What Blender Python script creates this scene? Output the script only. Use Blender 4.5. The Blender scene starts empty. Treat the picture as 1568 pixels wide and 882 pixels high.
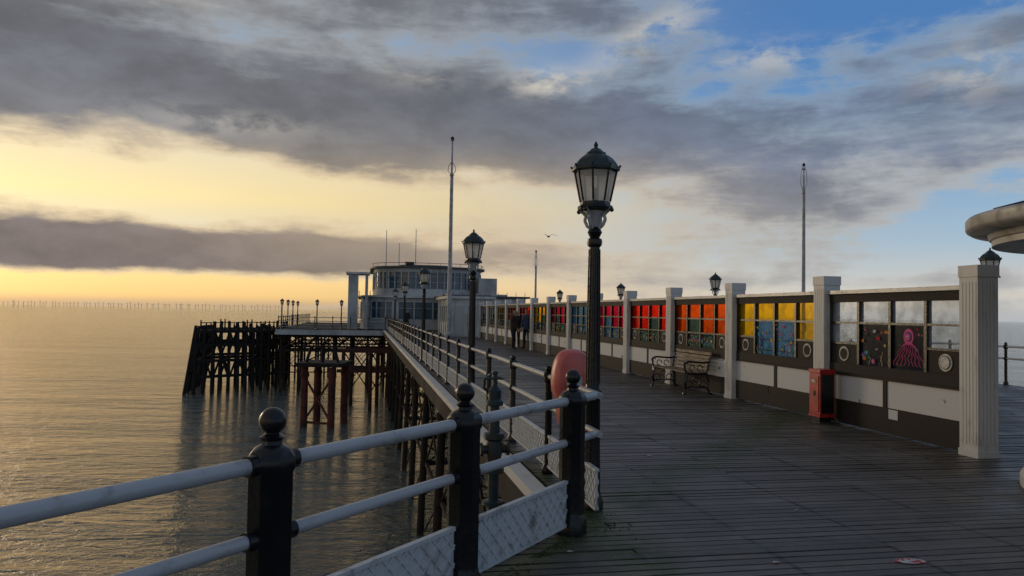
import bpy, math, random
from mathutils import Vector, Matrix, Euler
random.seed(7)
scn=bpy.context.scene
scn.view_settings.view_transform='Standard'; scn.view_settings.look='None'; scn.view_settings.exposure=0
PI=math.pi
# ---------------------------------------------------------------- node helpers
class NT:
    def __init__(s,nt): s.nt=nt; s.n=nt.nodes; s.l=nt.links
    def new(s,t,**k):
        n=s.n.new(t)
        for a,b in k.items(): setattr(n,a,b)
        return n
    def put(s,sock,v):
        if v is None: return
        if isinstance(v,bpy.types.NodeSocket): s.l.new(v,sock)
        else:
            if isinstance(v,(tuple,list)) and len(v)==3 and sock.type=='RGBA': v=(*v,1)
            sock.default_value=v
    def m(s,op,a,b=None,c=None,clamp=False):
        n=s.new('ShaderNodeMath',operation=op); n.use_clamp=clamp
        s.put(n.inputs[0],a); s.put(n.inputs[1],b); s.put(n.inputs[2],c); return n.outputs[0]
    def ss(s,x,a,b,lo=0.,hi=1.):
        n=s.new('ShaderNodeMapRange',interpolation_type='SMOOTHSTEP')
        s.put(n.inputs[0],x); n.inputs[1].default_value=a; n.inputs[2].default_value=b
        n.inputs[3].default_value=lo; n.inputs[4].default_value=hi; return n.outputs[0]
    def mix(s,f,a,b,bt='MIX'):
        n=s.new('ShaderNodeMix',data_type='RGBA',blend_type=bt)
        s.put(n.inputs[0],f); s.put(n.inputs[6],a); s.put(n.inputs[7],b); return n.outputs[2]
    def ramp(s,x,stops):
        n=s.new('ShaderNodeValToRGB'); e=n.color_ramp.elements
        while len(e)<len(stops): e.new(.5)
        for i,(p,c) in enumerate(stops): e[i].position=p; e[i].color=(*c,1)
        s.put(n.inputs[0],x); return n.outputs[0]
    def noise(s,v,scale,detail=6,rough=.55,dist=0.):
        n=s.new('ShaderNodeTexNoise'); s.put(n.inputs['Vector'],v)
        n.inputs['Scale'].default_value=scale; n.inputs['Detail'].default_value=detail
        n.inputs['Roughness'].default_value=rough; n.inputs['Distortion'].default_value=dist
        return n.outputs[0]
    def comb(s,x,y,z):
        n=s.new('ShaderNodeCombineXYZ'); s.put(n.inputs[0],x); s.put(n.inputs[1],y); s.put(n.inputs[2],z); return n.outputs[0]
    def vmap(s,v,scale=(1,1,1),loc=(0,0,0),rot=(0,0,0)):
        n=s.new('ShaderNodeMapping'); s.put(n.inputs[0],v)
        n.inputs['Scale'].default_value=scale; n.inputs['Location'].default_value=loc; n.inputs['Rotation'].default_value=rot
        return n.outputs[0]
def newmat(name):
    m=bpy.data.materials.new(name); m.use_nodes=True; t=NT(m.node_tree); b=t.n['Principled BSDF']; return m,t,b
def mat(name,c1,c2=None,rough=.6,scale=6,lo=.4,hi=.65,bump=.15,bscale=40,metal=0,stretch=(1,1,1),spec=.5,bdist=.01):
    m,t,b=newmat(name)
    tc=t.new('ShaderNodeTexCoord').outputs['Object']; v=t.vmap(tc,stretch)
    if c2 is not None:
        n=t.noise(v,scale,5,.65); f=t.ss(n,lo,hi); t.put(b.inputs['Base Color'],t.mix(f,c1,c2))
        t.put(b.inputs['Roughness'],t.m('ADD',t.m('MULTIPLY',f,.2),rough-.1))
    else:
        b.inputs['Base Color'].default_value=(*c1,1); b.inputs['Roughness'].default_value=rough
    b.inputs['Metallic'].default_value=metal
    b.inputs['Specular IOR Level'].default_value=spec
    if bump:
        bn=t.new('ShaderNodeBump'); bn.inputs['Strength'].default_value=bump; bn.inputs['Distance'].default_value=bdist
        t.put(bn.inputs['Height'],t.noise(v,bscale,3,.6)); t.put(b.inputs['Normal'],bn.outputs[0])
    return m
BLACK=mat('black_gloss_paint',(.007,.008,.010),(.014,.012,.011),rough=.36,scale=9,lo=.5,hi=.8,bump=.25,bscale=30,spec=.35)
DGREEN=mat('verdigris_paint',(.010,.028,.030),(.02,.025,.024),rough=.45,scale=14,spec=.35)
WHITE=mat('weathered_white_paint',(.52,.52,.52),(.30,.28,.26),rough=.55,scale=5,lo=.52,hi=.80,bump=.2,stretch=(1,1,.45))
RAILP=mat('grey_white_rail_paint',(.38,.39,.41),(.20,.19,.18),rough=.36,scale=7,lo=.50,hi=.76,bump=.2,bscale=60)
PANELP=mat('white_cast_panel',(.47,.49,.51),(.20,.20,.19),rough=.5,scale=9,lo=.50,hi=.74)
DWOOD=mat('dark_stained_wood',(.018,.015,.014),(.036,.030,.026),rough=.7,scale=10,stretch=(1,1,6),spec=.2)
PEEL=mat('peeling_white_board',(.52,.53,.55),(.05,.04,.034),rough=.6,scale=2.6,lo=.655,hi=.675,bump=.3,spec=.2)
IRON=mat('dark_pier_iron',(.016,.015,.015),(.04,.026,.02),rough=.85,scale=1.5,bump=0,spec=.2)
TIMBER=mat('dark_sea_timber',(.014,.013,.012),(.028,.024,.02),rough=.9,scale=1.2,bump=0,spec=.2)
RUST=mat('rust_red_iron',(.105,.034,.026),(.05,.024,.02),rough=.85,scale=1.3,bump=0,spec=.2)
RUST2=mat('dark_rust_iron',(.055,.024,.02),(.03,.02,.018),rough=.85,scale=1.3,bump=0,spec=.2)
WOODSLAT=mat('bench_slat_wood',(.15,.10,.065),(.07,.05,.04),rough=.55,scale=6,stretch=(8,1,8))
REDP=mat('red_gloss_paint',(.42,.015,.018),(.25,.012,.012),rough=.4,scale=5)
BUOY=mat('faded_red_fibreglass',(.54,.11,.095),(.40,.075,.06),rough=.45,scale=4,bump=.08)
STUCCO=mat('pavilion_render',(.42,.44,.45),(.27,.29,.30),rough=.75,scale=.8,bump=0)
STUCCOW=mat('white_hut_paint',(.50,.52,.53),(.34,.34,.34),rough=.65,scale=1.2,bump=0)
ROOFD=mat('dark_roof',(.04,.045,.052),(.07,.07,.075),rough=.6,scale=2,bump=0)
CREAM=mat('kiosk_cream_paint',(.42,.40,.37),(.25,.23,.2),rough=.5,scale=3,lo=.48,hi=.7)
SILVER=mat('flagpole_paint',(.36,.37,.40),(.25,.25,.26),rough=.45,scale=3,bump=0)
def glassmat(name,c,trans=.75,gl=.012):
    m=bpy.data.materials.new(name); m.use_nodes=True; t=NT(m.node_tree); t.n.clear()
    o=t.new('ShaderNodeOutputMaterial'); tr=t.new('ShaderNodeBsdfTransparent'); tl=t.new('ShaderNodeBsdfTranslucent'); df=t.new('ShaderNodeBsdfDiffuse'); gs=t.new('ShaderNodeBsdfGlossy')
    tc=t.new('ShaderNodeTexCoord').outputs['Object']; n=t.noise(tc,5,3,.5)
    cc=t.mix(t.ss(n,.35,.7),c,tuple(x*.8 for x in c))
    for s in (tr,tl,df): t.put(s.inputs['Color'],cc)
    gs.inputs['Roughness'].default_value=.15
    def mx(f,a,b):
        x=t.new('ShaderNodeMixShader'); t.put(x.inputs[0],f); t.put(x.inputs[1],a); t.put(x.inputs[2],b); return x.outputs[0]
    body=mx(.35,tl.outputs[0],df.outputs[0])
    s=mx(trans,body,tr.outputs[0])
    t.put(o.inputs[0],mx(gl,s,gs.outputs[0])); return m
GCLEAR=glassmat('clear_weathered_glass',(.90,.89,.86),.88)
GYEL=glassmat('yellow_glass',(1.,.70,.005),.93,.01)
GORA=glassmat('orange_glass',(1.,.30,.03),.93,.01)
GRED=glassmat('red_glass',(1.,.10,.05),.93,.01)
GPIN=glassmat('pink_glass',(.80,.07,.20),.92,.01)
GBLUE=glassmat('bluish_art_glass',(.28,.48,.60),.8)
GDARK=glassmat('dark_art_glass',(.08,.09,.12),.6,.008)
GGRN=glassmat('green_art_glass',(.25,.36,.30),.8)
GFROST=glassmat('frosted_lamp_glass',(.92,.91,.88),.3,.04)
PAVG=mat('pavilion_window_glass',(.03,.07,.11),(.06,.12,.17),rough=.15,scale=1,bump=0)
# ---------------------------------------------------------------- mesh builder
class MB:
    def __init__(s): s.v=[];s.f=[];s.mi=[];s.mats=[]
    def _m(s,m):
        if m not in s.mats: s.mats.append(m)
        return s.mats.index(m)
    def add(s,vs,fs,m):
        b=len(s.v); s.v+= [tuple(x) for x in vs]; k=s._m(m)
        for f in fs: s.f.append(tuple(b+i for i in f)); s.mi.append(k)
    def box(s,c,d,m,rot=0,R=None):
        x,y,z=d[0]/2,d[1]/2,d[2]/2; c=Vector(c)
        if R is None: R=Matrix.Rotation(rot,3,'Z')
        vs=[c+R@Vector((a*x,b*y,e*z)) for a in(-1,1) for b in(-1,1) for e in(-1,1)]
        s.add(vs,[(0,1,3,2),(4,6,7,5),(0,4,5,1),(2,3,7,6),(0,2,6,4),(1,5,7,3)],m)
    def b2(s,x0,x1,y0,y1,z0,z1,m): s.box(((x0+x1)/2,(y0+y1)/2,(z0+z1)/2),(x1-x0,y1-y0,z1-z0),m)
    def beam(s,p,q,w,h,m,up=(0,0,1)):
        p=Vector(p);q=Vector(q);d=q-p;L=d.length
        if L<1e-5:return
        d/=L;u=Vector(up)
        if abs(d.dot(u))>.98:u=Vector((0,1,0))
        x=d.cross(u).normalized();z=x.cross(d)
        s.box((p+q)/2,(w,L,h),m,R=Matrix((x,d,z)).transposed())
    def tube(s,p,q,r,r2=None,n=10,m=None,cap=True):
        r2=r if r2 is None else r2
        p=Vector(p);q=Vector(q);d=(q-p).normalized();u=Vector((0,0,1)) if abs(d.z)<.9 else Vector((1,0,0))
        x=d.cross(u).normalized();y=d.cross(x)
        vs=[]
        for c,rr in((p,r),(q,r2)):
            for i in range(n):
                a=2*PI*i/n; vs.append(c+x*math.cos(a)*rr+y*math.sin(a)*rr)
        fs=[(i,(i+1)%n,n+(i+1)%n,n+i) for i in range(n)]
        if cap: fs+= [tuple(range(n))[::-1],tuple(range(n,2*n))]
        s.add(vs,fs,m)
    def path(s,pts,r,m,n=8):
        for a,b in zip(pts[:-1],pts[1:]): s.tube(a,b,r,r,n,m)
    def lathe(s,c,prof,n,m,rot=0,cap=True):
        vs=[]
        for r,z in prof:
            for i in range(n):
                a=rot+2*PI*i/n; vs.append((c[0]+r*math.cos(a),c[1]+r*math.sin(a),c[2]+z))
        fs=[]
        for j in range(len(prof)-1):
            for i in range(n): fs.append((j*n+i,j*n+(i+1)%n,(j+1)*n+(i+1)%n,(j+1)*n+i))
        if cap: fs+=[tuple(range(n))[::-1],tuple(range((len(prof)-1)*n,len(prof)*n))]
        s.add(vs,fs,m)
    def sph(s,c,r,m,n=16,k=9,sz=1):
        s.lathe(c,[(max(r*math.sin(PI*i/k),.0005),-r*sz*math.cos(PI*i/k)) for i in range(k+1)],n,m)
    def prism(s,pts,z0,z1,m):
        n=len(pts); vs=[(x,y,z0) for x,y in pts]+[(x,y,z1) for x,y in pts]
        s.add(vs,[tuple(range(n))[::-1],tuple(range(n,2*n))]+[(i,(i+1)%n,n+(i+1)%n,n+i) for i in range(n)],m)
    def build(s,name,loc=(0,0,0),rz=0,parent=None,bevel=0,smooth=True):
        me=bpy.data.meshes.new(name); me.from_pydata(s.v,[],s.f); 
        for m in s.mats: me.materials.append(m)
        me.polygons.foreach_set('material_index',s.mi)
        me.update()
        if smooth:
            me.polygons.foreach_set('use_smooth',[True]*len(me.polygons)); me.set_sharp_from_angle(angle=math.radians(32))
        o=bpy.data.objects.new(name,me); scn.collection.objects.link(o); o.location=loc; o.rotation_euler[2]=rz
        if parent: o.parent=parent
        if bevel:
            b=o.modifiers.new('bevel','BEVEL'); b.width=bevel; b.segments=2; b.limit_method='ANGLE'; b.angle_limit=math.radians(50)
        return o
def empty(name,loc=(0,0,0),rz=0):
    e=bpy.data.objects.new(name,None); scn.collection.objects.link(e); e.location=loc; e.rotation_euler[2]=rz; return e
def inst(o,name,loc,rz=0,sc=1):
    n=bpy.data.objects.new(name,o.data); scn.collection.objects.link(n); n.location=loc; n.rotation_euler[2]=rz; n.scale=(sc,)*3
    return n
ANG=math.atan(.195); CA,SA=math.cos(ANG),math.sin(ANG); O=(1.87,0,0)
def W(lx,ly,z=0): return (O[0]+lx*CA-ly*SA, lx*SA+ly*CA, z)
PIER=dict(loc=O,rz=ANG)
SEA=-5.0
# ---------------------------------------------------------------- camera
cam=bpy.data.objects.new('camera',bpy.data.cameras.new('camera')); scn.collection.objects.link(cam); scn.camera=cam
cam.location=(0,0,1.6); cam.data.lens=26.4; cam.data.sensor_width=36; cam.data.clip_end=40000; cam.data.clip_start=.05
cam.rotation_euler=(Matrix.Rotation(math.radians(91.89),3,'X')@Matrix.Rotation(math.radians(1.0),3,'Z')).to_euler()
# ---------------------------------------------------------------- world
SAZ,SEL=46,8
w=bpy.data.worlds.new('World'); scn.world=w; w.use_nodes=True; t=NT(w.node_tree); t.n.clear()
out=t.new('ShaderNodeOutputWorld'); bg=t.new('ShaderNodeBackground'); t.l.new(bg.outputs[0],out.inputs[0])
tc=t.new('ShaderNodeTexCoord').outputs['Generated']
sp=t.new('ShaderNodeSeparateXYZ'); t.l.new(tc,sp.inputs[0]); x,y,z=sp.outputs
az=t.m('ARCTAN2',x,y); el=t.m('MAXIMUM',z,0.0)
AE=t.comb(az,t.m('MULTIPLY',el,2.0),0.)
n1=t.noise(t.vmap(AE,(1,1.2,1),(9.2,3.7,1.),(0,0,.12)),2.4,5,.55,.15)
n2=t.noise(t.vmap(AE,(1,1.05,1),(2.2,6.7,7.),(0,0,-.15)),13.,6,.62,.25)
n3=t.noise(t.comb(t.m('MULTIPLY',az,3.2),t.m('MULTIPLY',el,22.0),2.),2.4,7,.62,.2)
n4=t.noise(t.vmap(AE,(1,1,1),(4.2,1.7,3.),(0,0,-.2)),5.2,8,.60,.2)
def g(a0,e0,sa,se,amp=1.,slope=0.):
    da=t.m('SUBTRACT',az,a0)
    a=t.m('DIVIDE',da,sa)
    b=t.m('DIVIDE',t.m('SUBTRACT',t.m('SUBTRACT',el,e0),t.m('MULTIPLY',da,slope)),se)
    q=t.m('ADD',t.m('MULTIPLY',a,a),t.m('MULTIPLY',b,b))
    return t.m('MULTIPLY',t.m('EXPONENT',t.m('MULTIPLY',q,-1.0)),amp)
def add(*L):
    r=L[0]
    for k in L[1:]: r=t.m('ADD',r,k)
    return r
right=t.ss(az,-.25,.42)
clearL=t.ramp(el,[(0,(.50,.37,.23)),(.012,(.80,.52,.22)),(.035,(.92,.63,.26)),(.085,(.68,.63,.53)),(.135,(.96,.77,.37)),(.2,(.76,.65,.46)),(.27,(.30,.39,.50)),(.5,(.16,.23,.37))])
clearR=t.ramp(el,[(0,(.45,.47,.49)),(.03,(.60,.57,.52)),(.09,(.36,.48,.59)),(.2,(.15,.32,.56)),(.33,(.065,.19,.45)),(.7,(.06,.13,.30))])
clear=t.mix(right,clearL,clearR)
sky=t.new('ShaderNodeTexSky'); sky.sky_type='NISHITA'; sky.sun_disc=False; sky.sun_elevation=math.radians(SEL); sky.sun_rotation=math.radians(-SAZ)
clear=t.mix(1.0,clear,t.mix(1.0,sky.outputs[0],(.010,.010,.010),'MULTIPLY'),'ADD')
bias=add(g(-.45,.070,.42,.022,.42,.0), g(-.36,.250,.60,.060,.26), g(.05,.210,.25,.045,.13), g(.27,.165,.22,.040,.14,-.18),
         g(-.42,.142,.42,.026,-.26,.0), g(-.40,.022,.5,.016,-.26), g(.52,.105,.22,.035,-.14), g(.085,.325,.06,.022,-.24), g(.38,.37,.25,.040,-.18), g(-.3,.42,.7,.06,.16),
         g(.02,.12,.20,.05,-.06), g(.50,.235,.28,.045,.10),g(.45,.045,.3,.010,.08),t.ss(el,.42,.6,0.,.12))
d=add(t.m('MULTIPLY',n1,.46),t.m('MULTIPLY',n4,.50),t.m('MULTIPLY',n2,.20),t.m('MULTIPLY',n3,.24),bias,-.215)
edge=t.ss(d,.43,.54); core=t.ss(d,.49,.66)
hi=t.ss(el,.16,.27)
edgeL=t.mix(hi,(.80,.63,.40),(.33,.34,.35)); edgeR=t.mix(hi,(.46,.46,.45),(.25,.34,.46))
edgec=t.mix(right,edgeL,edgeR)
darkL=t.mix(t.ss(el,.08,.22),(.19,.16,.16),(.15,.155,.175)); darkR=t.mix(t.ss(el,.05,.2),(.31,.31,.33),(.125,.16,.235))
darkc=t.mix(right,darkL,darkR)
darkc=t.mix(t.m('MULTIPLY',g(-.35,.175,.5,.03,.60),t.ss(n4,.4,.6,1.,.3)),darkc,(.48,.38,.26))
var=t.m('MULTIPLY',t.ss(n2,.3,.7,.88,1.15),t.ss(n1,.3,.7,1.35,.85))
darkc=t.mix(1.0,darkc,t.comb(var,var,var),'MULTIPLY')
col=t.mix(t.m('MULTIPLY',edge,.88),clear,edgec); col=t.mix(t.m('MULTIPLY',core,.95),col,darkc)
puff=t.m('MULTIPLY',add(g(.045,.295,.050,.016,1.2),g(.17,.345,.07,.020,.8,.4),g(.33,.315,.06,.018,.6),g(.55,.275,.05,.03,.6),g(-.13,.30,.05,.015,.4),g(-.37,.225,.10,.014,.5),g(-.48,.36,.12,.017,.5)),t.ss(n2,.40,.60))
col=t.mix(t.m('MULTIPLY',puff,.85,clamp=True),col,(.62,.58,.51))
veil=t.m('MULTIPLY',g(-.04,.115,.30,.070,.58),t.ss(n4,.25,.6,.6,1.))
col=t.mix(veil,col,(.64,.50,.33))
haze=t.ss(el,.0,.018,.55,0.)
col=t.mix(haze,col,t.mix(right,(.46,.35,.25),(.45,.47,.50)))
below=t.ss(z,-.05,0.); col=t.mix(below,(.06,.07,.07),col)
t.put(bg.inputs[0],col); bg.inputs[1].default_value=1.0
w.cycles.sampling_method='MANUAL'; w.cycles.sample_map_resolution=512
sun=bpy.data.objects.new('sun',bpy.data.lights.new('sun','SUN')); scn.collection.objects.link(sun)
sun.data.energy=.55; sun.data.angle=math.radians(14); sun.data.color=(1,.78,.52)
sd=Vector((-math.sin(math.radians(SAZ)),math.cos(math.radians(SAZ)),math.tan(math.radians(SEL))))
sun.rotation_euler=sd.to_track_quat('Z','Y').to_euler()
# ---------------------------------------------------------------- sea
m,t2,b=newmat('sea_water')
g0=t2.new('ShaderNodeNewGeometry').outputs['Position']
h1=t2.noise(t2.vmap(g0,(.30,1.,1),rot=(0,0,.12)),.9,2,.5,.3)
h2=t2.noise(t2.vmap(g0,(.5,1.,1),rot=(0,0,-.2)),3.0,4,.70,.3)
h3=t2.noise(t2.vmap(g0,(.16,1.,1),rot=(0,0,.05)),.12,2,.5,.2)
hh=t2.m('ADD',t2.m('ADD',t2.m('MULTIPLY',h1,1.0),t2.m('MULTIPLY',h2,.56)),t2.m('MULTIPLY',h3,3.0))
bn=t2.new('ShaderNodeBump'); bn.inputs['Strength'].default_value=1.0; bn.inputs['Distance'].default_value=.36
t2.put(bn.inputs['Height'],hh); t2.put(b.inputs['Normal'],bn.outputs[0])
b.inputs['Base Color'].default_value=(.062,.088,.090,1); b.inputs['Roughness'].default_value=.08; b.inputs['IOR'].default_value=1.38
s=MB(); s.add([(-20000,-3000,SEA),(20000,-3000,SEA),(20000,30000,SEA),(-20000,30000,SEA)],[(0,1,2,3)],m); s.build('sea',smooth=False)
TURB=mat('turbine_haze_grey',(.26,.22,.20),rough=.9,bump=0)  # distance haze is put into this grey
s=MB()
for i in range(74):
    px=-12+i*6.1+random.uniform(-2.5,2.5); D=2600+random.uniform(-350,350)
    X=(px-784)/1150*D; H=10+random.uniform(-2,2)
    s.tube((X,D,SEA),(X,D,H),.55,.4,5,TURB)
    a=random.uniform(0,2)
    for k in range(3):
        aa=a+k*2*PI/3; s.tube((X,D-1,H),(X+6*math.cos(aa),D-1,H+6*math.sin(aa)),.35,.15,4,TURB)
s.build('wind_farm')
# ---------------------------------------------------------------- deck
def xmin(ly): return -.14 if ly>6.02 else -.058-.14+(ly-6.02)*.896
def xmax(ly): return 14.2 if ly<18.5 else 9.65
m,t3,b=newmat('weathered_deck_boards')
tc=t3.new('ShaderNodeTexCoord').outputs['Object']; at=t3.new('ShaderNodeAttribute',attribute_name='bcol'); fac=at.outputs['Fac']
gr=t3.noise(t3.vmap(tc,(1.2,30,1)),2.2,5,.7); pt=t3.noise(tc,.9,6,.6); p2=t3.noise(t3.vmap(tc,(1,1,1),(5,3,0)),2.6,5,.65)
c=t3.mix(fac,(.046,.039,.034),(.150,.132,.116)); c=t3.mix(t3.ss(gr,.35,.7,0,.8),c,(.032,.028,.025))
c=t3.mix(t3.ss(pt,.45,.72,0,.55),c,(.185,.168,.150)); c=t3.mix(t3.ss(p2,.50,.75,0,.65),c,(.034,.029,.025))
sx=t3.new('ShaderNodeSeparateXYZ'); t3.l.new(tc,sx.inputs[0])
fr=t3.m('ABSOLUTE',t3.m('SUBTRACT',t3.m('FRACT',t3.m('DIVIDE',t3.m('ADD',sx.outputs[0],.46),.92)),.5))
nl=t3.m('MULTIPLY',t3.ss(fr,.0,.045,1.,0.),t3.ss(t3.noise(tc,3,3,.6),.3,.6))
c=t3.mix(t3.m('MULTIPLY',nl,.85),c,(.013,.012,.012))
d1=t3.m('MULTIPLY',t3.m('SUBTRACT',t3.m('ADD',sx.outputs[0],.058),t3.m('MULTIPLY',t3.m('SUBTRACT',sx.outputs[1],6.02),.896)),.745)
d2=t3.m('ADD',sx.outputs[0],.05)
dd_=t3.m('MINIMUM',t3.m('ABSOLUTE',d1),t3.m('ADD',t3.m('ABSOLUTE',d2),t3.ss(sx.outputs[1],7.,9.,0.,.4)))
mo=t3.m('MULTIPLY',t3.ss(dd_,.04,.48,1.,0.),t3.ss(t3.noise(tc,5,5,.7),.32,.54))
c=t3.mix(t3.m('MULTIPLY',mo,.95),c,(.032,.045,.008))
t3.put(b.inputs['Base Color'],c); t3.put(b.inputs['Roughness'],t3.ss(pt,.3,.7,.30,.62))
bn=t3.new('ShaderNodeBump'); bn.inputs['Strength'].default_value=.8; bn.inputs['Distance'].default_value=.008
t3.put(bn.inputs['Height'],gr); t3.put(b.inputs['Normal'],bn.outputs[0])
V=[];F=[];BC=[]
ly=-2.5; pitch=.104; row=0
while ly<61.8:
    x0=xmin(ly+.05); x1=xmax(ly); joints=[x0]; xx=math.floor(x0/1.84)*1.84+ (0.92 if (row//3)%2 else 0)
    while xx<x1-.3:
        if xx>x0+.3: joints.append(xx)
        xx+=1.84*random.choice((1,2,2))
    joints.append(x1); rv=random.random()
    for a,bb in zip(joints[:-1],joints[1:]):
        z0=random.uniform(-.006,.0); z1=z0+random.uniform(-.004,.004); y0=ly+.009+random.uniform(-.002,.002); y1=ly+pitch-.011
        i=len(V); 
        V+=[(a+.004,y0,z0),(bb-.004,y0,z0),(bb-.004,y1,z1),(a+.004,y1,z1),(a+.003,y0-.002,-.045),(bb-.003,y0-.002,-.045),(bb-.003,y1+.002,-.045),(a+.003,y1+.002,-.045)]
        rb=min(1,max(0,.5*rv+.6*random.random()))
        if random.random()<.03: rb=1.7
        for q in [(0,1,2,3),(0,4,5,1),(2,6,7,3),(1,5,6,2),(0,3,7,4)]: F.append(tuple(i+k for k in q)); BC.append(rb)
    ly+=pitch; row+=1
me=bpy.data.meshes.new('pier_deck'); me.from_pydata(V,[],F); me.materials.append(m)
a=me.attributes.new('bcol','FLOAT','FACE'); a.data.foreach_set('value',BC)
o=bpy.data.objects.new('pier_deck',me); scn.collection.objects.link(o); o.location=O; o.rotation_euler[2]=ANG
s=MB(); pts=[(xmin(-2.5)-.1,-2.5),(14.3,-2.5),(14.3,18.6),(9.75,18.6),(9.75,61.85),(-.2,61.85),(-.2,6.0)]
s.prism(pts,-.30,-.05,TIMBER); s.build('deck_light_blocker',**PIER)  # solid dark sheet added below the boards to block light
MOSS=mat('moss_green',(.040,.056,.010),(.022,.028,.008),rough=.95,scale=12,bump=.8,bscale=90)
s=MB()
Av=Vector((-.982,3.13)); Cv=Vector((.461,5.55)); dv=(Cv-Av).normalized(); nv=Vector((dv.y,-dv.x))
for i in range(1600):
    if i<1000:
        k=random.uniform(-.2,3.3); off=abs(random.gauss(0,.06))+.02; p=Av+dv*k+nv*off
    else:
        a=random.uniform(0,2*PI); rr=abs(random.gauss(0,.12))+.03; p=Vector((.62,6.1))+Vector((math.cos(a)*rr+.05,math.sin(a)*rr*1.6-.2))
    r=random.uniform(.003,.011); s.lathe((p.x,p.y,-.004),[(r,0),(r*.8,r*.4),(r*.2,r*.6)],5,MOSS,rot=random.random())
s.build('moss')
# ---------------------------------------------------------------- railings
def lattice(s,p,q,z0,z1,thick=.012,sp=.085):
    p=Vector((p[0],p[1],0));q=Vector((q[0],q[1],0));L=(q-p).length;d=(q-p)/L;H=z1-z0
    s.beam(p+Vector((0,0,(z0+z1)/2)),q+Vector((0,0,(z0+z1)/2)),thick,H,PANELP)
    for zz in(z0+.006,z1-.006): s.beam(p+Vector((0,0,zz)),q+Vector((0,0,zz)),thick+.024,.022,PANELP)
    def P(u,v): return p+d*u+Vector((0,0,z0+v))
    o=-H
    while o<L:
        for sg in(0,1):
            u0,u1=o,o+H; v0,v1=0,H
            if u0<0: v0=-u0; u0=0
            if u1>L: v1=H-(u1-L); u1=L
            if u1-u0>.02:
                if sg==0: s.beam(P(u0,v0),P(u1,v1),thick+.018,.012,PANELP)
                else: s.beam(P(u0,H-v0),P(u1,H-v1),thick+.013,.012,PANELP)
        o+=sp*1.2
def bigpost(s,x,y,rot):
    c=(x,y,0)
    s.lathe(c,[(.115,0),(.115,.10),(.098,.13),(.094,.16),(.094,.93),(.104,.945),(.104,.985),(.098,.995),(.075,1.025),(.045,1.04),(.04,1.055),(.052,1.07),(.03,1.085),(.028,1.10)],8,BLACK,rot=rot+PI/8)
    s.sph((x,y,1.135),.056,BLACK,24,14)
rot=math.atan2(dv.y,dv.x)
s=MB(); posts=[Av+dv*1.41*k for k in(-3,-2,-1,0,1,2)]
posts[-1]=Cv
for p in posts: bigpost(s,p.x,p.y,rot)
end=Vector((.655,5.88)); seq=posts+[end]
for a,bb in zip(seq[:-1],seq[1:]):
    for zz,r in((.965,.033),(.665,.029)):
        s.tube((a.x,a.y,zz),(bb.x,bb.y,zz),r,r,20,RAILP)
        for c_,dd in((a,dv),(bb,-dv)):
            if c_ is end: continue
            q=c_+dd*.125; s.tube((c_.x,c_.y,zz),(q.x,q.y,zz),r+.012,r+.010,14,BLACK)
    if bb is not end: lattice(s,a+dv*.09,bb-dv*.09,.07,.39)
s.build('pier_railing',bevel=0)
def slim(s,x,y,r=.036):
    s.lathe((x,y,0),[(r*1.7,0),(r*1.7,.05),(r*1.1,.09),(r,.12),(r,.90),(r*1.5,.92),(r*1.5,1.0),(r*1.1,1.01),(r*.6,1.02)],12,BLACK)
    s.sph((x,y,1.04),r*1.0,BLACK,12,8)
    s.lathe((x,y,.665),[(r*1.2,-.035),(r*1.45,-.02),(r*1.45,.02),(r*1.2,.035)],12,BLACK)
def railrun(s,p,q,step,lat=True,first=True):
    p=Vector(p);q=Vector(q);n=max(1,round((q-p).length/step))
    P_=[p+(q-p)*i/n for i in range(n+1)]
    for i,a in enumerate(P_):
        if i or first: slim(s,a.x,a.y)
    for zz in(.965,.665): s.tube((p.x,p.y,zz),(q.x,q.y,zz),.027,.027,12,RAILP)
    if lat:
        for a,bb in zip(P_[:-1],P_[1:]):
            dd=(bb-a).normalized(); lattice(s,a+dd*.05,bb-dd*.05,.07,.38)
s=MB()
railrun(s,(0,7.74),(0,61.7),1.83); railrun(s,(-.02,6.0),(0,7.74),1.8,first=False)
s.build('pier_railing',**PIER)
s=MB(); railrun(s,(9.5,18.6),(9.5,61.7),1.83,False); railrun(s,(14.1,0),(14.1,18.5),1.83,False); railrun(s,(14.1,18.5),(9.5,18.5),1.53,False)
s.build('pier_railing',**PIER)
s=MB()
s.b2(-.36,-.20,6.35,61.7,-.07,.03,WHITE); s.b2(-.33,-.23,6.4,61.7,-.42,-.073,IRON)
for i in range(37): s.b2(-.20,-.05,7.0+i*1.5,7.06+i*1.5,-.05,-.01,IRON)
s.build('pier_edge_ledge',**PIER)
s=MB(); 
a=Av-dv*4.4-nv*.16; e=Cv+dv*.3-nv*.16
s.beam((a.x,a.y,-.1),(e.x,e.y,-.1),.08,.26,IRON); s.build('pier_edge_kerb')
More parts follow.
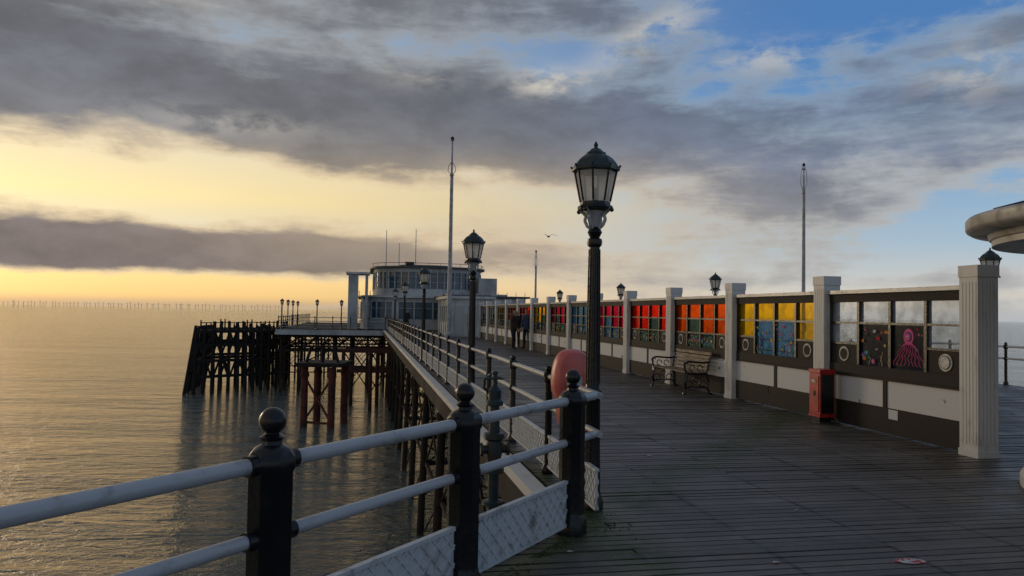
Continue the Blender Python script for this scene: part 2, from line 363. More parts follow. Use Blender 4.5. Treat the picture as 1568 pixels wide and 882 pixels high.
# ---------------------------------------------------------------- pier substructure
s=MB()
for k in range(13):
    ly=4.5+k*4.6; xs=(.05,3.2,6.4,9.4) if ly>18 else (.05,3.2,6.4,9.4,13.6)
    for j,xp in enumerate(xs):
        s.tube((xp,ly,-.3),(xp-(.25 if j==0 else 0),ly,-9),.10,.12,10,IRON)
        for zz in(-.9,-2.9): s.tube((xp-.01,ly,zz-.08),(xp-.01,ly,zz+.08),.16,.16,10,IRON)
    s.b2(-.2,xs[-1]+.2,ly-.1,ly+.1,-.6,-.31,IRON)
    s.beam((-.05,ly,-2.9),(xs[-1],ly,-2.9),.09,.13,IRON)
    for a,bb in zip(xs[:-1],xs[1:]):
        s.tube((a,ly+.05,-.6),(bb,ly+.05,-2.9),.03,.03,6,IRON); s.tube((bb,ly-.05,-.6),(a,ly-.05,-2.9),.03,.03,6,IRON)
        if k%2: s.tube((a,ly+.05,-2.9),(bb,ly+.05,-5.2),.03,.03,6,IRON); s.tube((bb,ly-.05,-2.9),(a,ly-.05,-5.2),.03,.03,6,IRON)
    if k:
        for xp in(.05,6.4):
            s.tube((xp,ly-4.6,-.6),(xp,ly,-2.9),.03,.03,6,IRON); s.tube((xp,ly-4.6,-2.9),(xp,ly,-.6),.03,.03,6,IRON)
            s.beam((xp,ly-4.6,-2.9),(xp,ly,-2.9),.08,.1,IRON)
            s.tube((xp-.05,ly-4.6,-2.9),(xp-.1,ly,-5.1),.025,.025,6,IRON)
s.build('pier_piles',**PIER)
s=MB(); x0,x1,y0,y1=-8.6,18.,61.9,96.
s.b2(x0,x1,y0,y1,-.25,0.,TIMBER); s.b2(x0-.06,x1+.06,y0-.10,y0-.003,-.42,-.02,STUCCO); s.b2(x0-.12,x0-.003,y0,y1,-.42,-.02,STUCCO)
s.build('pier_head_deck',**PIER)
s=MB()
xs=[x0+.3+1.35*i for i in range(14)]
for r,yy in enumerate((62.3,65.,69,75,84)):
    for i,xp in enumerate(xs):
        if r<3 or i%2==0: s.tube((xp,yy,-.25),(xp+.12*math.sin(i*3.+r),yy,-8.5),.08,.10,8,IRON)
    for zz in(-.55,-1.7): s.beam((xs[0]-.3,yy,zz),(xs[-1]+.3,yy,zz),.12,.16,IRON)
    if r in(0,2): s.beam((xs[0]-.3,yy,-3.4),(xs[-1]+.3,yy,-3.4),.08,.08,IRON)
    for i in range(len(xs)-1):
        a,bb=xs[i],xs[i+1]
        s.beam((a,yy+.1,-.55),(bb,yy+.1,-1.7),.06,.07,IRON); s.beam((bb,yy-.1,-.55),(a,yy-.1,-1.7),.06,.07,IRON)
        if r in(0,2) and i%2==0: s.beam((a,yy,-1.7),(bb,yy,-3.4),.045,.05,IRON); s.beam((bb,yy+.06,-1.7),(a,yy+.06,-3.4),.045,.05,IRON)
for xp in xs[::2]:
    s.beam((xp,62.3,-1.7),(xp,84,-1.7),.1,.12,IRON)
s.build('pier_head_piles',**PIER)
s=MB(); railrun(s,(x0+.1,y0+.1),(-.2,y0+.1),1.4,False); railrun(s,(x0+.1,y0+.1),(x0+.1,y1-.2),1.8,False)
for zz in(.2,.4): s.tube((x0+.1,y0+.1,zz),(-.2,y0+.1,zz),.018,.018,6,RAILP)
s.build('pier_railing',**PIER)
s=MB()
for (X,Y) in((-11.6,42.5),(-9.95,42.),(-11.4,44.6),(-9.7,44.2)):
    s.tube((X,Y,-1.65),(X,Y,-9),.2,.22,12,RUST); s.tube((X,Y,-2.2),(X,Y,-2.0),.26,.26,12,RUST)
s.box((-10.65,43.3,-1.5),(2.6,3.,.22),IRON)
for dx in(-.9,0,.9): s.tube((-10.65+dx,42.6,-1.4),(-10.65+dx*.7,42.6,-.45),.09,.09,8,IRON)
s.beam((-11.8,42.6,-.5),(-9.5,42.6,-.5),.1,.12,IRON); s.beam((-11.5,42.6,-1.3),(-9.8,42.6,-.5),.06,.07,IRON)
s.beam((-11.6,42.5,-2.2),(-9.95,42.,-4.7),.08,.1,RUST); s.beam((-9.95,42.05,-2.2),(-11.6,42.55,-4.7),.08,.1,RUST)
s.beam((-11.6,42.5,-4.75),(-9.95,42.,-4.75),.1,.12,RUST)
s.build('mooring_dolphin')
s=MB()
for X in(-11.,-9.2,-7.6):
    for Y in(49.5,52): s.tube((X,Y,-1.1),(X,Y,-9),.12,.14,10,RUST2)
for Y in(49.5,52):
    for zz in(-1.1,-2.4): s.beam((-11.4,Y,zz),(-7.2,Y,zz),.14,.2,RUST2)
    for a,bb in((-11,-9.2),(-9.2,-7.6)):
        s.beam((a,Y,-1.1),(bb,Y,-3.8),.06,.07,RUST2); s.beam((bb,Y+.05,-1.1),(a,Y+.05,-3.8),.06,.07,RUST2)
s.build('rusty_trestle')
s=MB(); A0=Vector((-23.9,57.));B0=Vector((-18.9,62.6)); back=Vector((-1.2,5.0)); rr_=random.Random(3)
for r in range(3):
    for i in range(12):
        p=A0+(B0-A0)*i/11+back*r*.9; j=rr_.uniform(-.12,.12)
        s.tube((p.x+j,p.y,-8),(p.x,p.y,rr_.uniform(-.05,.45)),.16,.12,8,TIMBER)
    a=A0+back*r*.9; bb=B0+back*r*.9
    for zz in(-.25,-1.3,-2.5)+((-3.7,) if r==0 else ()): s.beam((a.x,a.y,zz),(bb.x,bb.y,zz),.18,.22,TIMBER)
    for i in range(0,10,2):
        p=A0+(B0-A0)*i/11+back*r*.9; q=A0+(B0-A0)*(i+2)/11+back*r*.9
        if r!=1: s.beam((p.x,p.y,-.2),(q.x,q.y,-3.9),.1,.13,TIMBER)
        if r!=2: s.beam((q.x,q.y+.1,-.2),(p.x,p.y+.1,-3.9),.1,.13,TIMBER)
for r in range(7):
    p=A0+back*r*.3; s.tube((p.x-1.1,p.y-.2,-8),(p.x,p.y,.15),.15,.12,8,TIMBER)
for i in range(11):
    p=A0+(B0-A0)*i/10; q=p+back*1.8; s.beam((p.x,p.y,-.25),(q.x,q.y,-.25),.3,.14,TIMBER)
    if i%3==0: s.beam((p.x,p.y,-2.5),(q.x,q.y,-2.5),.16,.16,TIMBER)
p=A0; q=A0+back*1.8
for zz in(-.9,-2.1,-3.4): s.beam((p.x-.1-(-zz)*.12,p.y,zz),(q.x-.1-(-zz)*.12,q.y,zz),.15,.2,TIMBER)
a=B0;bb=B0+Vector((1.6,3.)); s.beam((a.x,a.y,-.2),(bb.x,bb.y,-.2),1.2,.15,TIMBER)
for i in range(20):
    p=A0+(B0-A0)*i/19+back*.45; s.tube((p.x,p.y,-.1),(p.x+rr_.uniform(-.05,.05),p.y,.35+.35*rr_.random()),.07,.05,6,TIMBER)
s.beam((A0.x-.5,A0.y+2.2,.40),(B0.x-.5,B0.y+2.2,.45),.05,.07,TIMBER)
s.build('landing_stage')
# ---------------------------------------------------------------- street lamps
def lamp_mesh(name,loc,rz=0):
    s=MB(); n=8; r0=PI/8
    s.lathe((0,0,0),[(.10,0),(.10,.06),(.085,.09),(.075,.14),(.068,.5),(.064,.9),(.075,.92),(.075,.97),(.06,.99),(.055,1.05),(.048,1.5),(.045,2.16),(.06,2.175),(.065,2.2),(.062,2.225),(.04,2.24),(.05,2.26),(.062,2.285),(.05,2.31),(.03,2.33)],16,BLACK)
    for k in range(12):
        a=2*PI*k/12; s.tube((.058*math.cos(a),.058*math.sin(a),1.02),(.047*math.cos(a),.047*math.sin(a),2.14),.007,.006,5,BLACK)
    s.lathe((0,0,0),[(.028,2.32),(.04,2.36),(.065,2.42),(.09,2.46),(.08,2.465)],16,RAILP)
    for k in range(4):
        a=2*PI*k/4+PI/4; ca,sa=math.cos(a),math.sin(a)
        s.path([(r*ca,r*sa,z) for r,z in((.03,2.31),(.075,2.34),(.10,2.39),(.085,2.425),(.11,2.45),(.145,2.475))],.014,RAILP,6)
        s.sph((.158*ca,.158*sa,2.465),.019,BLACK,8,6)
    s.lathe((0,0,0),[(.10,2.47),(.145,2.475),(.15,2.49),(.145,2.505),(.128,2.512),(.128,2.535),(.118,2.54)],n,BLACK,rot=r0)
    rb,rt,zb,zt=.125,.178,2.54,2.80
    for k in range(n):
        a=r0+2*PI*k/n; a2=r0+2*PI*(k+1)/n
        s.tube((rb*math.cos(a),rb*math.sin(a),zb),(rt*math.cos(a),rt*math.sin(a),zt),.009,.009,6,BLACK)
        q=.955
        s.add([(rb*q*math.cos(a),rb*q*math.sin(a),zb),(rb*q*math.cos(a2),rb*q*math.sin(a2),zb),(rt*q*math.cos(a2),rt*q*math.sin(a2),zt),(rt*q*math.cos(a),rt*q*math.sin(a),zt)],[(0,1,2,3)],GFROST)
        s.tube((rt*math.cos(a),rt*math.sin(a),zt),(rt*math.cos(a2),rt*math.sin(a2),zt),.009,.009,6,BLACK)
        s.sph((.205*math.cos(a),.205*math.sin(a),2.835),.011,BLACK,6,5)
    s.lathe((0,0,0),[(.178,2.79),(.203,2.80),(.205,2.82),(.188,2.84),(.17,2.87),(.14,2.905),(.105,2.93),(.085,2.94),(.085,2.955),(.06,2.965),(.045,2.985),(.02,2.995),(.014,3.01),(.02,3.02),(.006,3.05)],n,DGREEN,rot=r0)
    s.tube((0,0,2.54),(0,0,2.66),.02,.02,8,BLACK)
    return s.build(name,loc,rz)
lamp=lamp_mesh('street_lamp',(.685,6.27,0),.15)
for ly in(13.35,24.4,36.4,48.): inst(lamp,'street_lamp',W(.0,ly),ANG+.3*random.random())
inst(lamp,'street_lamp',(9.40,14.75,0),ANG)
for ly in(23.3,32.6,43.4): inst(lamp,'street_lamp',W(9.45,ly),ANG)
for (lx,ly) in((-8.3,62.3),(-8.3,67),(-8.3,71.5),(-8.3,76.5),(-5.6,62.3),(-3.7,62.3)): inst(lamp,'street_lamp',W(lx,ly),0,.8)
# ---------------------------------------------------------------- flagpoles
def flag(loc,H,r,topk=.2):
    s=MB(); h1=H*(1-topk)
    s.lathe((0,0,0),[(r*1.8,0),(r*1.8,.3),(r,.4),(r*.72,h1),(r*1.0,h1+.02),(r*1.0,h1+.12),(r*.5,h1+.14),(r*.35,H-.15),(r*.9,H-.13),(r*.9,H-.09),(r*.3,H-.07)],12,SILVER)
    s.sph((0,0,H),r*.9,BLACK,12,8)
    s.path([(.02,0,h1+.1),(r*1.8,0,h1+.3),(r*1.5,0,h1+.6),(0,0,h1+.9)],r*.16,SILVER,6)
    s.path([(-.02,0,h1+.1),(-r*1.8,0,h1+.3),(-r*1.5,0,h1+.6),(0,0,h1+.9)],r*.16,SILVER,6)
    s.box((r*1.1,0,1.3),(.06,.05,.2),SILVER); s.tube((r*1.2,0,1.3),(r*.8,0,h1),.006,.006,4,SILVER)
    return s.build('flagpole',loc)
flag((-3.75,45,0),12.05,.13,.19)
flag((8.15,21,0),5.9,.05,.14)
flag((36/1150*46,46,0),5.4,.07)
for (X,Y,z0,z1) in((-11.8,70,5.5,9.1),(-10.6,70,5.5,7.9),(-9.05,70,5.5,9.2)):
    s=MB(); s.lathe((0,0,0),[(.09,0),(.09,.1),(.05,.15),(.03,z1-z0),(.005,z1-z0+.05)],8,SILVER); s.build('mast',(X,Y,z0))
# ---------------------------------------------------------------- screen wall
LX=5.34; Y0=8.08; NB=13; hw=.14
PH=mat('porthole_white',(.5,.5,.5),(.3,.3,.3),rough=.5,scale=20,bump=0)
ART=[mat('art_'+n_,c_,rough=.8,bump=0,spec=.05) for n_,c_ in(('pink',(.62,.12,.28)),('orange',(.55,.2,.05)),('yellow',(.55,.42,.08)),('cyan',(.10,.30,.42)),('green',(.08,.22,.10)),('white',(.5,.5,.5)),('purple',(.15,.08,.25)),('red',(.4,.04,.04)))]
def disc(s,x,y,z,r,m,n=20,th=.006,sz=1.):
    vs=[(x,y+r*math.cos(2*PI*i/n),z+r*sz*math.sin(2*PI*i/n)) for i in range(n)]; vs+=[(x-th,b_,c_) for (_,b_,c_) in vs]
    s.add(vs,[tuple(range(n)),tuple(range(n,2*n))[::-1]]+[(i,(i+1)%n,n+(i+1)%n,n+i) for i in range(n)],m)
gl=[GCLEAR,GYEL,GORA,GRED,GPIN,GBLUE,GPIN,GYEL,GRED,GORA,GYEL,GCLEAR,GCLEAR]
for k in range(NB):
    a=Y0+3*k+hw+.006; e=Y0+3*(k+1)-hw-.006; s=MB()
    s.b2(LX-.085,LX+.085,a,e,1.975,2.03,RAILP); s.b2(LX-.05,LX+.05,a,e,1.85,1.972,DWOOD)
    s.b2(LX-.045,LX+.045,a,e,.78,.925,DWOOD); s.b2(LX-.055,LX+.055,a,e,.745,.777,DWOOD)
    s.b2(LX-.05,LX+.05,a,e,.02,.37,DWOOD)
    yy=a+(e-a)*(.35+.3*random.random()); s.b2(LX-.056,LX-.051,yy-.10,yy+.08,.23,.36,PEEL if k in(0,3) else DWOOD)
    L=e-a; sp_=a+L*(.5+random.uniform(-.06,.06))
    s.b2(LX-.03,LX+.03,a,sp_-.04,.373,.742,PEEL); s.b2(LX-.03,LX+.03,sp_+.04,e,.373,.742,PEEL); s.b2(LX-.045,LX+.045,sp_-.04,sp_+.04,.373,.742,DWOOD)
    pw=L/4
    for i in range(5):
        yy=a+pw*i; q0=max(a,yy-.025); q1=min(e,yy+.025); s.b2(LX-.04,LX+.04,q0,q1,.926,1.849,BLACK)
    for i in range(4):
        p0=a+pw*i+.026; p1=a+pw*(i+1)-.026; yc=(p0+p1)/2; mid=i in(1,2)
        s.b2(LX-.035,LX+.035,p0,p1,1.525,1.555,BLACK)
        s.b2(LX-.004,LX+.004,p0,p1,1.556,1.848,gl[k])
        if mid:
            gm=(GDARK if k==0 else (GBLUE,GBLUE,GGRN,GGRN)[k%4])
            if k>0 and k%3==0: gm=GGRN
            if k>=2:
                s.b2(LX-.035,LX+.035,p0,p1,1.215,1.245,BLACK); s.b2(LX-.004,LX+.004,p0,p1,1.246,1.524,gl[k] if (k+i)%2 else gm); s.b2(LX-.004,LX+.004,p0,p1,.927,1.214,gm); ztop=1.2
            else: s.b2(LX-.004,LX+.004,p0,p1,.927,1.524,gm); ztop=1.49
            rnd=random.Random(k*10+i)
            if k==0 and i==1:
                X_=LX-.006
                disc(s,X_,yc,1.37,.095,ART[0],sz=1.15); disc(s,X_-.007,yc,1.37,.066,ART[6]); disc(s,X_-.014,yc,1.365,.048,ART[0]); disc(s,X_-.021,yc-.018,1.375,.012,ART[5],10); disc(s,X_-.021,yc+.018,1.375,.012,ART[5],10)
                for j in range(9):
                    pts=[(X_-.004,yc+(j-4)*.012,1.29)]+[(X_-.004,yc+(j-4)*(.026+.007*q)+.020*math.sin(q*2.1+j),1.29-.045*q) for q in range(1,8)]
                    s.path(pts,.0045,ART[0],5)
                for j in range(14): disc(s,X_,rnd.uniform(p0+.05,p1-.05),rnd.uniform(.97,1.48),rnd.uniform(.006,.018),ART[(j*3)%8],12)
            else:
                for j in range(20 if k<4 else 7):
                    r=rnd.uniform(.010,.045); yy=rnd.uniform(p0+r,p1-r); zz=rnd.uniform(.96+r,ztop-r)
                    mm=rnd.choice(ART if k<4 else ART[2:7]); disc(s,LX-.005-.0015*j,yy,zz,r,mm,14,.001,rnd.uniform(.35,1.))
                    if rnd.random()<.5: s.beam((LX-.038,yy-r*1.3,zz-r*.5),(LX-.038,yy-r*.3,zz+r*.2),.004,.010,mm)
                for j in range(5):
                    y_=rnd.uniform(p0+.03,p1-.03); s.path([(LX-.008,y_+.02*math.sin(q*1.7+j),.94+q*rnd.uniform(.03,.05)) for q in range(5)],.006,rnd.choice(ART[2:7]),5)
        else:
            s.b2(LX-.035,LX+.035,p0,p1,1.215,1.245,BLACK)
            s.b2(LX-.004,LX+.004,p0,p1,1.246,1.524,gl[k])
            s.b2(LX-.02,LX+.02,p0,p1,.927,1.214,DWOOD)
            disc(s,LX-.021,yc,1.07,.11,PH,24,.014); disc(s,LX-.036,yc,1.07,.09,BLACK,24,.004); disc(s,LX-.041,yc,1.07,.076,(PH if k==0 and i==0 else DWOOD),24,.004)
    s.build('glazed_screen_wall',**PIER)
for k in range(NB+1):
    yy=Y0+3*k; s=MB()
    s.b2(LX-hw,LX+hw,yy-hw,yy+hw,.0,2.17,WHITE)
    for j in range(5):
        o_=-.10+j*.05
        s.b2(LX-hw-.004,LX-hw-.001,yy+o_-.017,yy+o_+.017,.15,2.06,WHITE); s.b2(LX+o_-.017,LX+o_+.017,yy-hw-.004,yy-hw-.001,.15,2.06,WHITE)
    s.b2(LX-hw-.010,LX+hw+.010,yy-hw-.010,yy+hw+.010,-.003,.08,WHITE)
    s.b2(LX-hw-.010,LX+hw+.010,yy-hw-.010,yy+hw+.010,2.12,2.26,WHITE)
    s.build('square_column',bevel=.004,**PIER)
# ---------------------------------------------------------------- bench
s=MB(); L=1.8
for yy in(0.03,L-.03):
    def P3(L_): return [(a_,yy,b_) for a_,b_ in L_]
    s.path(P3([(0.0,0.0),(.03,.10),(.0,.22),(.04,.33),(.06,.42),(.3,.40),(.48,.42)]),.02,BLACK)
    s.path(P3([(.56,0),(.50,.12),(.52,.25),(.48,.42),(.52,.62),(.60,.86)]),.02,BLACK)
    s.path(P3([(.0,.0),(-.04,.01)]),.025,BLACK); s.path(P3([(.56,0),(.61,.01)]),.025,BLACK)
    arm=[(.04,.42),(-.0,.52),(.0,.62),(.06,.66),(.2,.655),(.4,.64),(.54,.66)]; s.path(P3(arm),.02,BLACK)
    for cx,cz,rr in((.10,.20,.075),(.40,.2,.075),(.25,.3,.06),(.16,.53,.06),(.33,.53,.06),(.02,.6,.045)):
        s.path(P3([(cx+rr*math.cos(q*PI/5),cz+rr*math.sin(q*PI/5)) for q in range(9)]),.011,BLACK,6)
    s.path(P3([(.02,.12),(.15,.16),(.27,.13),(.4,.16),(.51,.12)]),.014,BLACK)
for i in range(6): s.b2(.03+i*.078,.03+i*.078+.06,0,L,.425+.01*abs(i-2.5)/2.5,.447+.01*abs(i-2.5)/2.5,WOODSLAT)
for i in range(5):
    zz=.51+i*.078; xx=.495+(zz-.42)*.22; s.beam((xx,0,zz),(xx,L,zz),.022,.06,WOODSLAT)
x_,y_,_=W(4.60,14.75); s.build('park_bench',(x_,y_,0),ANG)
# ---------------------------------------------------------------- fire cabinet
s=MB()
s.b2(-.12,.12,-.14,.14,.12,.74,REDP); s.b2(-.13,.13,-.15,.15,.743,.80,REDP); s.b2(-.13,.13,-.15,.15,.08,.117,REDP)
s.b2(-.132,-.122,-.11,.11,.16,.70,REDP); s.b2(-.142,-.133,-.03,-.0,.40,.48,BLACK); s.b2(-.138,-.133,-.05,.05,.60,.64,PH)
s.b2(-.10,.10,-.155,-.142,.14,.72,BLACK); s.b2(-.1,.1,-.1,.1,0,.078,BLACK)
x_,y_,_=W(5.06,10.78); s.build('fire_extinguisher_cabinet',(x_,y_,0.02),ANG,bevel=.006)
# ---------------------------------------------------------------- lifebuoy housing
s=MB(); n=48; layers=[(-.11,.70),(-.10,.86),(-.07,.96),(-.02,1.),(.03,.99),(.08,.9),(.10,.75)]
def outline(sc):
    P_=[]
    for i in range(n):
        a=2*PI*i/n; ca,sa=math.cos(a),math.sin(a)
        zz=math.copysign(abs(sa)**.7,sa)*.385
        ww=.192 if zz>.02 else .192-.055*min(1,(0.02-zz)/.12)
        xx=math.copysign(abs(ca)**.7,ca)*ww
        P_.append((xx*sc,zz*(sc*.5+.5)))
    return P_
vs=[]
for yy,sc in layers: vs+=[(a_,yy,b_) for a_,b_ in outline(sc)]
fs=[tuple(range(n))[::-1],tuple(range((len(layers)-1)*n,len(layers)*n))]
for j in range(len(layers)-1): fs+=[(j*n+i,j*n+(i+1)%n,(j+1)*n+(i+1)%n,(j+1)*n+i) for i in range(n)]
s.add(vs,fs,BUOY); s.beam((-.1,-.12,-.12),(.1,-.12,-.12),.01,.03,BLACK); s.tube((0,-.11,.1),(0,-.125,.1),.06,.06,16,PH); s.tube((0,.05,-.35),(0,.05,-.85),.025,.025,10,BLACK)
s.build('lifebuoy_housing',(.56,6.95,.89),.35)
# ---------------------------------------------------------------- standpipe valve
VAL=mat('blue_green_valve_paint',(.012,.035,.045),(.04,.03,.02),rough=.5,scale=12,spec=.35)
s=MB(); s.lathe((0,0,0),[(.09,0),(.09,.03),(.045,.04),(.045,.25),(.085,.26),(.085,.30),(.05,.31),(.06,.38),(.075,.45),(.06,.52),(.085,.54),(.085,.58),(.045,.59),(.04,.8),(.07,.81),(.07,.84),(.05,.86),(.055,.93),(.03,.96),(.018,.97),(.018,1.06),(.03,1.07),(.02,1.09)],16,VAL)
s.tube((-.12,0,.45),(.12,0,.45),.035,.035,12,VAL); s.tube((.10,0,.45),(.125,0,.45),.055,.055,12,VAL); s.tube((-.125,0,.45),(-.10,0,.45),.055,.055,12,VAL)
s.path([(.07*math.cos(i*PI/6),.07*math.sin(i*PI/6),1.03) for i in range(13)],.009,VAL,6)
for i in range(4): s.tube((0,0,1.03),(.07*math.cos(i*PI/2),.07*math.sin(i*PI/2),1.03),.006,.006,5,VAL)
s.path([(-.03,.03,.9),(-.09,.02,.95),(-.09,0,1.02),(-.03,0,1.06)],.012,VAL,6)
s.tube((0,0,0),(0,0,-.4),.045,.045,12,VAL)
s.build('standpipe_valve',(-.125,6.2,.03),.3)
s=MB(); s.beam((-.13,6.2,-.02),(.62,6.5,-.02),.2,.06,IRON); s.build('pipe_bracket')
# ---------------------------------------------------------------- round kiosk
KC=(6.3,6.7); e=empty('round_kiosk',(KC[0],KC[1],0))
s=MB(); s.lathe((0,0,0),[(1.47,0),(1.47,.10),(1.43,.16),(1.38,.2),(1.36,.9),(1.40,.92),(1.40,1.0),(1.36,1.02)],64,WHITE,cap=False); s.lathe((0,0,0),[(1.3,1.0),(1.3,2.3)],64,PAVG,cap=False)
for i in range(16): a=2*PI*i/16; s.box((1.33*math.cos(a),1.33*math.sin(a),1.65),(.06,.06,1.3),WHITE,rot=a)
s.build('walls',parent=e)
s=MB(); s.lathe((0,0,0),[(1.35,2.34),(1.70,2.345),(1.70,2.40),(1.72,2.41),(1.74,2.46),(1.88,2.475),(1.92,2.50),(1.93,2.52),(1.93,2.60),(1.91,2.625),(1.84,2.64)],96,CREAM,cap=False)
s.lathe((0,0,0),[(1.84,2.641),(1.5,2.73),(.9,2.82),(.02,2.86)],96,ROOFD,cap=False); s.lathe((0,0,0),[(1.36,2.341),(.02,2.341)],64,CREAM,cap=False)
s.build('canopy_roof',parent=e)
s=MB()
for i in range(36):
    a=2*PI*i/36; s.beam((1.82*math.cos(a),1.82*math.sin(a),2.65),(1.5*math.cos(a),1.5*math.sin(a),2.738),.02,.02,ROOFD)
s.build('roof_ribs',parent=e)
# ---------------------------------------------------------------- pavilion
def rrect(x0,x1,y0,y1,r,n=10):
    P_=[]
    for cx,cy,a0 in((x1-r,y0+r,-PI/2),(x1-r,y1-r,0),(x0+r,y1-r,PI/2),(x0+r,y0+r,PI)):
        for i in range(n+1): a=a0+PI/2*i/n; P_.append((cx+r*math.cos(a),cy+r*math.sin(a)))
    return P_
def perim(P_,step):
    out=[];acc=0
    for i in range(len(P_)):
        a=Vector(P_[i]);b_=Vector(P_[(i+1)%len(P_)]);L=(b_-a).length
        if L<1e-6: continue
        while acc<L: out.append(((a+(b_-a)*acc/L),math.atan2((b_-a).y,(b_-a).x))); acc+=step
        acc-=L
    return out
e=empty('pier_pavilion',O,ANG)
s=MB()
s.prism(rrect(-2.2,7.6,65.0,84,2.6),0,.9,STUCCO); s.prism(rrect(-2.2,7.6,65.0,84,2.6),2.35,2.9,STUCCO)
s.prism(rrect(-1.1,8.6,66.0,82,3.4),2.903,3.55,STUCCO); s.prism(rrect(-1.1,8.6,66.0,82,3.4),5.0,5.35,STUCCO)
s.b2(-3.25,-2.45,64.2,66.5,0,4.6,STUCCO); s.b2(-3.45,-1.5,64.0,66.8,4.603,4.78,STUCCOW)
s.b2(-1.87,-1.63,64.3,64.6,0,4.6,STUCCO)
s.b2(8.0,9.6,66,70,0,4.6,STUCCO)
s.build('walls',parent=e)
s=MB(); s.prism(rrect(-2.12,7.52,65.08,83.9,2.55),.9,2.35,PAVG); s.prism(rrect(-1.02,8.52,66.08,81.9,3.35),3.55,5.0,PAVG); s.build('windows',parent=e)
s=MB()
for (p,a) in perim(rrect(-1.1,8.6,66.0,82,3.4),.62): s.box((p.x,p.y,4.275),(.09,.1,1.45),STUCCO,rot=a)
for (p,a) in perim(rrect(-2.2,7.6,65.0,84,2.6),.8): s.box((p.x,p.y,1.625),(.12 if random.random()<.8 else .6,.1,1.45),STUCCO,rot=a)
for zz in(4.1,4.6): s.prism(rrect(-1.1,8.6,66.,82,3.4),zz,zz+.04,STUCCO)
s.prism(rrect(-2.2,7.6,65.,84,2.6),1.8,1.84,STUCCO)
s.build('window_frames',parent=e)
s=MB(); s.prism(rrect(-1.45,8.95,65.65,82.3,3.6),5.353,5.5,ROOFD); s.prism(rrect(-2.5,7.9,64.7,84.3,2.8),2.72,2.86,STUCCOW) 
s.prism(rrect(1,6,68,78,1.5),5.503,5.75,ROOFD); s.b2(1.6,2.4,68,69,5.753,6.0,BLACK)
for (p,a) in perim(rrect(-1.3,8.8,65.8,82.1,3.5),1.): s.tube((p.x,p.y,5.5),(p.x,p.y,5.78),.02,.02,5,BLACK)
RR=rrect(-1.3,8.8,65.8,82.1,3.5); s.path([(a_,b_,5.78) for a_,b_ in RR]+[(RR[0][0],RR[0][1],5.78)],.025,BLACK,5)
s.build('roof',parent=e)
s=MB()
for i in range(12): s.b2(-2.3,-1.5,63.9-i*.18,64.08-i*.18,2.3-i*.19-.06,2.3-i*.19,STUCCO)
s.beam((-2.35,64.1,3.2),(-2.35,61.9,.95),.05,.06,BLACK); s.beam((-1.45,64.1,3.2),(-1.45,61.9,.95),.05,.06,BLACK)
for i in range(5): s.tube((-1.45,64-i*.5,2.2-i*.5),(-1.45,64-i*.5,3.1-i*.5),.02,.02,5,BLACK)
s.build('stairs',parent=e)
e=empty('white_pier_hut',O,ANG); s=MB(); s.b2(3.5,6.3,48.6,56,0,2.45,STUCCOW)
for i in range(5): s.b2(3.42,3.497,49.2+i*1.35,49.35+i*1.35,0,2.4,STUCCOW); 
for i in range(3): s.b2(3.7+i*.85,3.78+i*.85,48.53,48.597,0,2.4,STUCCOW)
s.build('walls',parent=e)
s=MB(); s.b2(3.3,6.5,48.4,56.2,2.453,2.62,STUCCOW); s.b2(3.6,6.2,48.8,55.8,2.623,2.70,ROOFD); s.build('roof',parent=e)
s=MB()
for i in range(3): s.b2(3.85+i*.85,4.4+i*.85,48.56,48.597,.1,2.0,RAILP)
for i in range(4): s.b2(3.46,3.497,49.5+i*1.35,50.4+i*1.35,.9,2.0,PAVG)
s.build('doors_windows',parent=e)
e=empty('low_pier_building',O,ANG); s=MB(); s.b2(4.2,10.4,57.5,64,0,2.7,STUCCOW); s.build('walls',parent=e)
s=MB(); s.b2(3.9,10.7,57.2,64.3,2.703,2.85,ROOFD); s.b2(4.4,9,57.9,63,2.853,3.0,STUCCO)
for i in range(10): s.tube((4.+i*.7,57.3,2.85),(4.+i*.7,57.3,3.15),.02,.02,5,BLACK)
s.build('roof',parent=e)
s=MB(); 
for i in range(5): s.b2(4.6+i*1.15,5.4+i*1.15,57.44,57.497,.9,2.1,PAVG)
s.build('windows',parent=e)
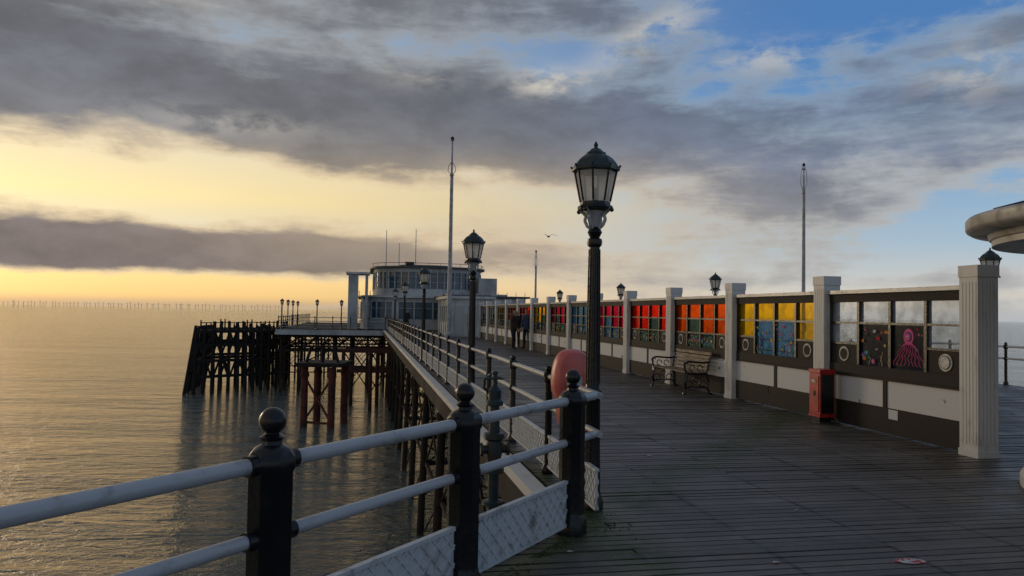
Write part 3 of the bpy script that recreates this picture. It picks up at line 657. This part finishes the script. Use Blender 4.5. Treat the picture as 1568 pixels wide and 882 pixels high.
# ---------------------------------------------------------------- people
SKIN=mat('skin',(.40,.24,.18),rough=.6,bump=0); HAIR=mat('hair_dark',(.03,.02,.015),rough=.8,bump=0)
def person(loc,rz,coat,trou,sc=1.,hairlen=1.56,armf=.1):
    J=[(0,0,.93),(0,0,1.12),(0,.0,1.34),(0,.01,1.46),(0,.02,1.53),(0,.03,1.60),(0,.015,1.68),
       (-.16,0,1.39),(-.23,-.02,1.12),(-.2,armf,.90),(.16,0,1.39),(.23,-.02,1.12),(.19,armf+.03,.92),
       (-.09,0,.86),(-.10,.03,.48),(-.11,-.01,.09),(-.12,.13,.04),(.09,0,.86),(.11,.05,.48),(.12,.03,.09),(.13,.17,.04),(0,.115,1.60)]
    R=[.15,.14,.155,.06,.07,.095,.075,.075,.052,.034,.075,.052,.034,.10,.065,.045,.04,.10,.065,.045,.04,.014]
    E=[(0,1),(1,2),(2,3),(3,4),(4,5),(5,6),(2,7),(7,8),(8,9),(2,10),(10,11),(11,12),(0,13),(13,14),(14,15),(15,16),(0,17),(17,18),(18,19),(19,20),(5,21)]
    me=bpy.data.meshes.new('sk'); me.from_pydata(J,E,[]); o=bpy.data.objects.new('sk',me); scn.collection.objects.link(o)
    sk=o.modifiers.new('s','SKIN'); 
    for i,r in enumerate(R): me.skin_vertices[0].data[i].radius=(r,r*(.75 if i in(0,1,2) else 1)); 
    me.skin_vertices[0].data[0].use_root=True
    o.modifiers.new('u','SUBSURF').levels=2
    bpy.context.view_layer.update()
    m2=bpy.data.meshes.new_from_object(o.evaluated_get(bpy.context.evaluated_depsgraph_get()))
    bpy.data.objects.remove(o)
    for mm in(coat,trou,SKIN,HAIR,BLACK): m2.materials.append(mm)
    for p in m2.polygons:
        c=p.center; p.use_smooth=True
        p.material_index=4 if c.z<.11 else 1 if (c.z<.84 and abs(c.x)<.19) else 0
        if c.z>1.47: p.material_index=3 if (c.z>1.65 or (c.y<.03 and c.z>hairlen)) else 2
    e=empty('person',loc,rz); e.scale=(sc,)*3
    b_=bpy.data.objects.new('body',m2); scn.collection.objects.link(b_); b_.parent=e
    s=MB()
    for sx_,wy in((-1,armf),(1,armf+.03)):
        hx=.2*sx_; hz=.88; s.tube((hx,wy,hz+.02),(hx,wy+.02,hz-.07),.028,.036,8,SKIN)
        for q in range(4): s.path([(hx,wy-.01+q*.018,hz-.06),(hx-.005*sx_,wy+q*.018,hz-.11+.005*abs(q-1.5)),(hx-.02*sx_,wy+q*.018+.01,hz-.145+.008*abs(q-1.5))],.0085,SKIN,6)
        s.path([(hx,wy+.04,hz-.02),(hx-.01*sx_,wy+.065,hz-.06),(hx-.015*sx_,wy+.065,hz-.09)],.010,SKIN,6)
    s.build('hands',parent=e)
    s=MB()
    for sx_ in(-1,1): s.sph((.032*sx_,.118,1.615),.011,BLACK,8,6); s.sph((.093*sx_,.03,1.60),.02,SKIN,8,6,1.4)
    s.beam((-.025,.122,1.555),(.025,.122,1.555),.006,.01,REDP); s.build('face',parent=e)
    return e
DK=mat('dark_coat',(.015,.015,.018),rough=.9,bump=0); BL=mat('navy_jacket',(.02,.04,.10),rough=.8,bump=0); TR=mat('dark_trousers',(.014,.014,.018),rough=.9,bump=0); BR=mat('brown_coat',(.04,.028,.022),rough=.9,bump=0)
person((.70,33.5,0),2.6,BL,TR,1.05); person((.08,33.0,0),-1.9,BR,TR,1.02,1.40,.25); person((.24,34.4,0),3.0,DK,TR,1.0)
person(W(1.6,63.)[:2]+(0,),2.9,DK,TR,1.)
# ---------------------------------------------------------------- gull & litter
s=MB(); GUL=mat('gull_feathers',(.16,.16,.17),(.07,.07,.07),rough=.8,scale=6,bump=0)
s.lathe((0,0,0),[(.005,-.25),(.05,-.18),(.08,-.05),(.075,.06),(.05,.14),(.045,.19),(.012,.24),(.004,.28)],10,GUL)
s.v=[(x_,z_,y_) for x_,y_,z_ in s.v]
for sg in(-1,1):
    s.add([(sg*.05,.08,.02),(sg*.05,-.08,.02),(sg*.32,-.04,.20),(sg*.30,.11,.20),(sg*.62,-.12,.12),(sg*.60,-.02,.13),(sg*.84,-.20,.02)],[(0,1,2,3),(3,2,4,5),(5,4,6)],GUL)
s.add([(-.03,-.2,0),(.03,-.2,0),(.07,-.34,0),(-.07,-.34,0)],[(0,1,2,3)],GUL)
s.build('seagull',(2.85,60,7.75),.35)
LIT=mat('torn_paper',(.5,.5,.52),(.42,.06,.06),rough=.6,scale=25,lo=.48,hi=.55,bump=0)
for (X,Y,sx_,sy_) in((2.66,5.02,.11,.05),(1.75,4.95,.02,.015),(.42,5.1,.02,.012),(1.6,8.6,.03,.02),(2.4,6.3,.015,.01)):
    s=MB(); n=14; s.prism([(sx_*math.cos(2*PI*i/n)*random.uniform(.75,1.15),sy_*math.sin(2*PI*i/n)*random.uniform(.7,1.2)) for i in range(n)],.002,.006,LIT); s.build('litter',(X,Y,0.002),random.uniform(-.1,.1))
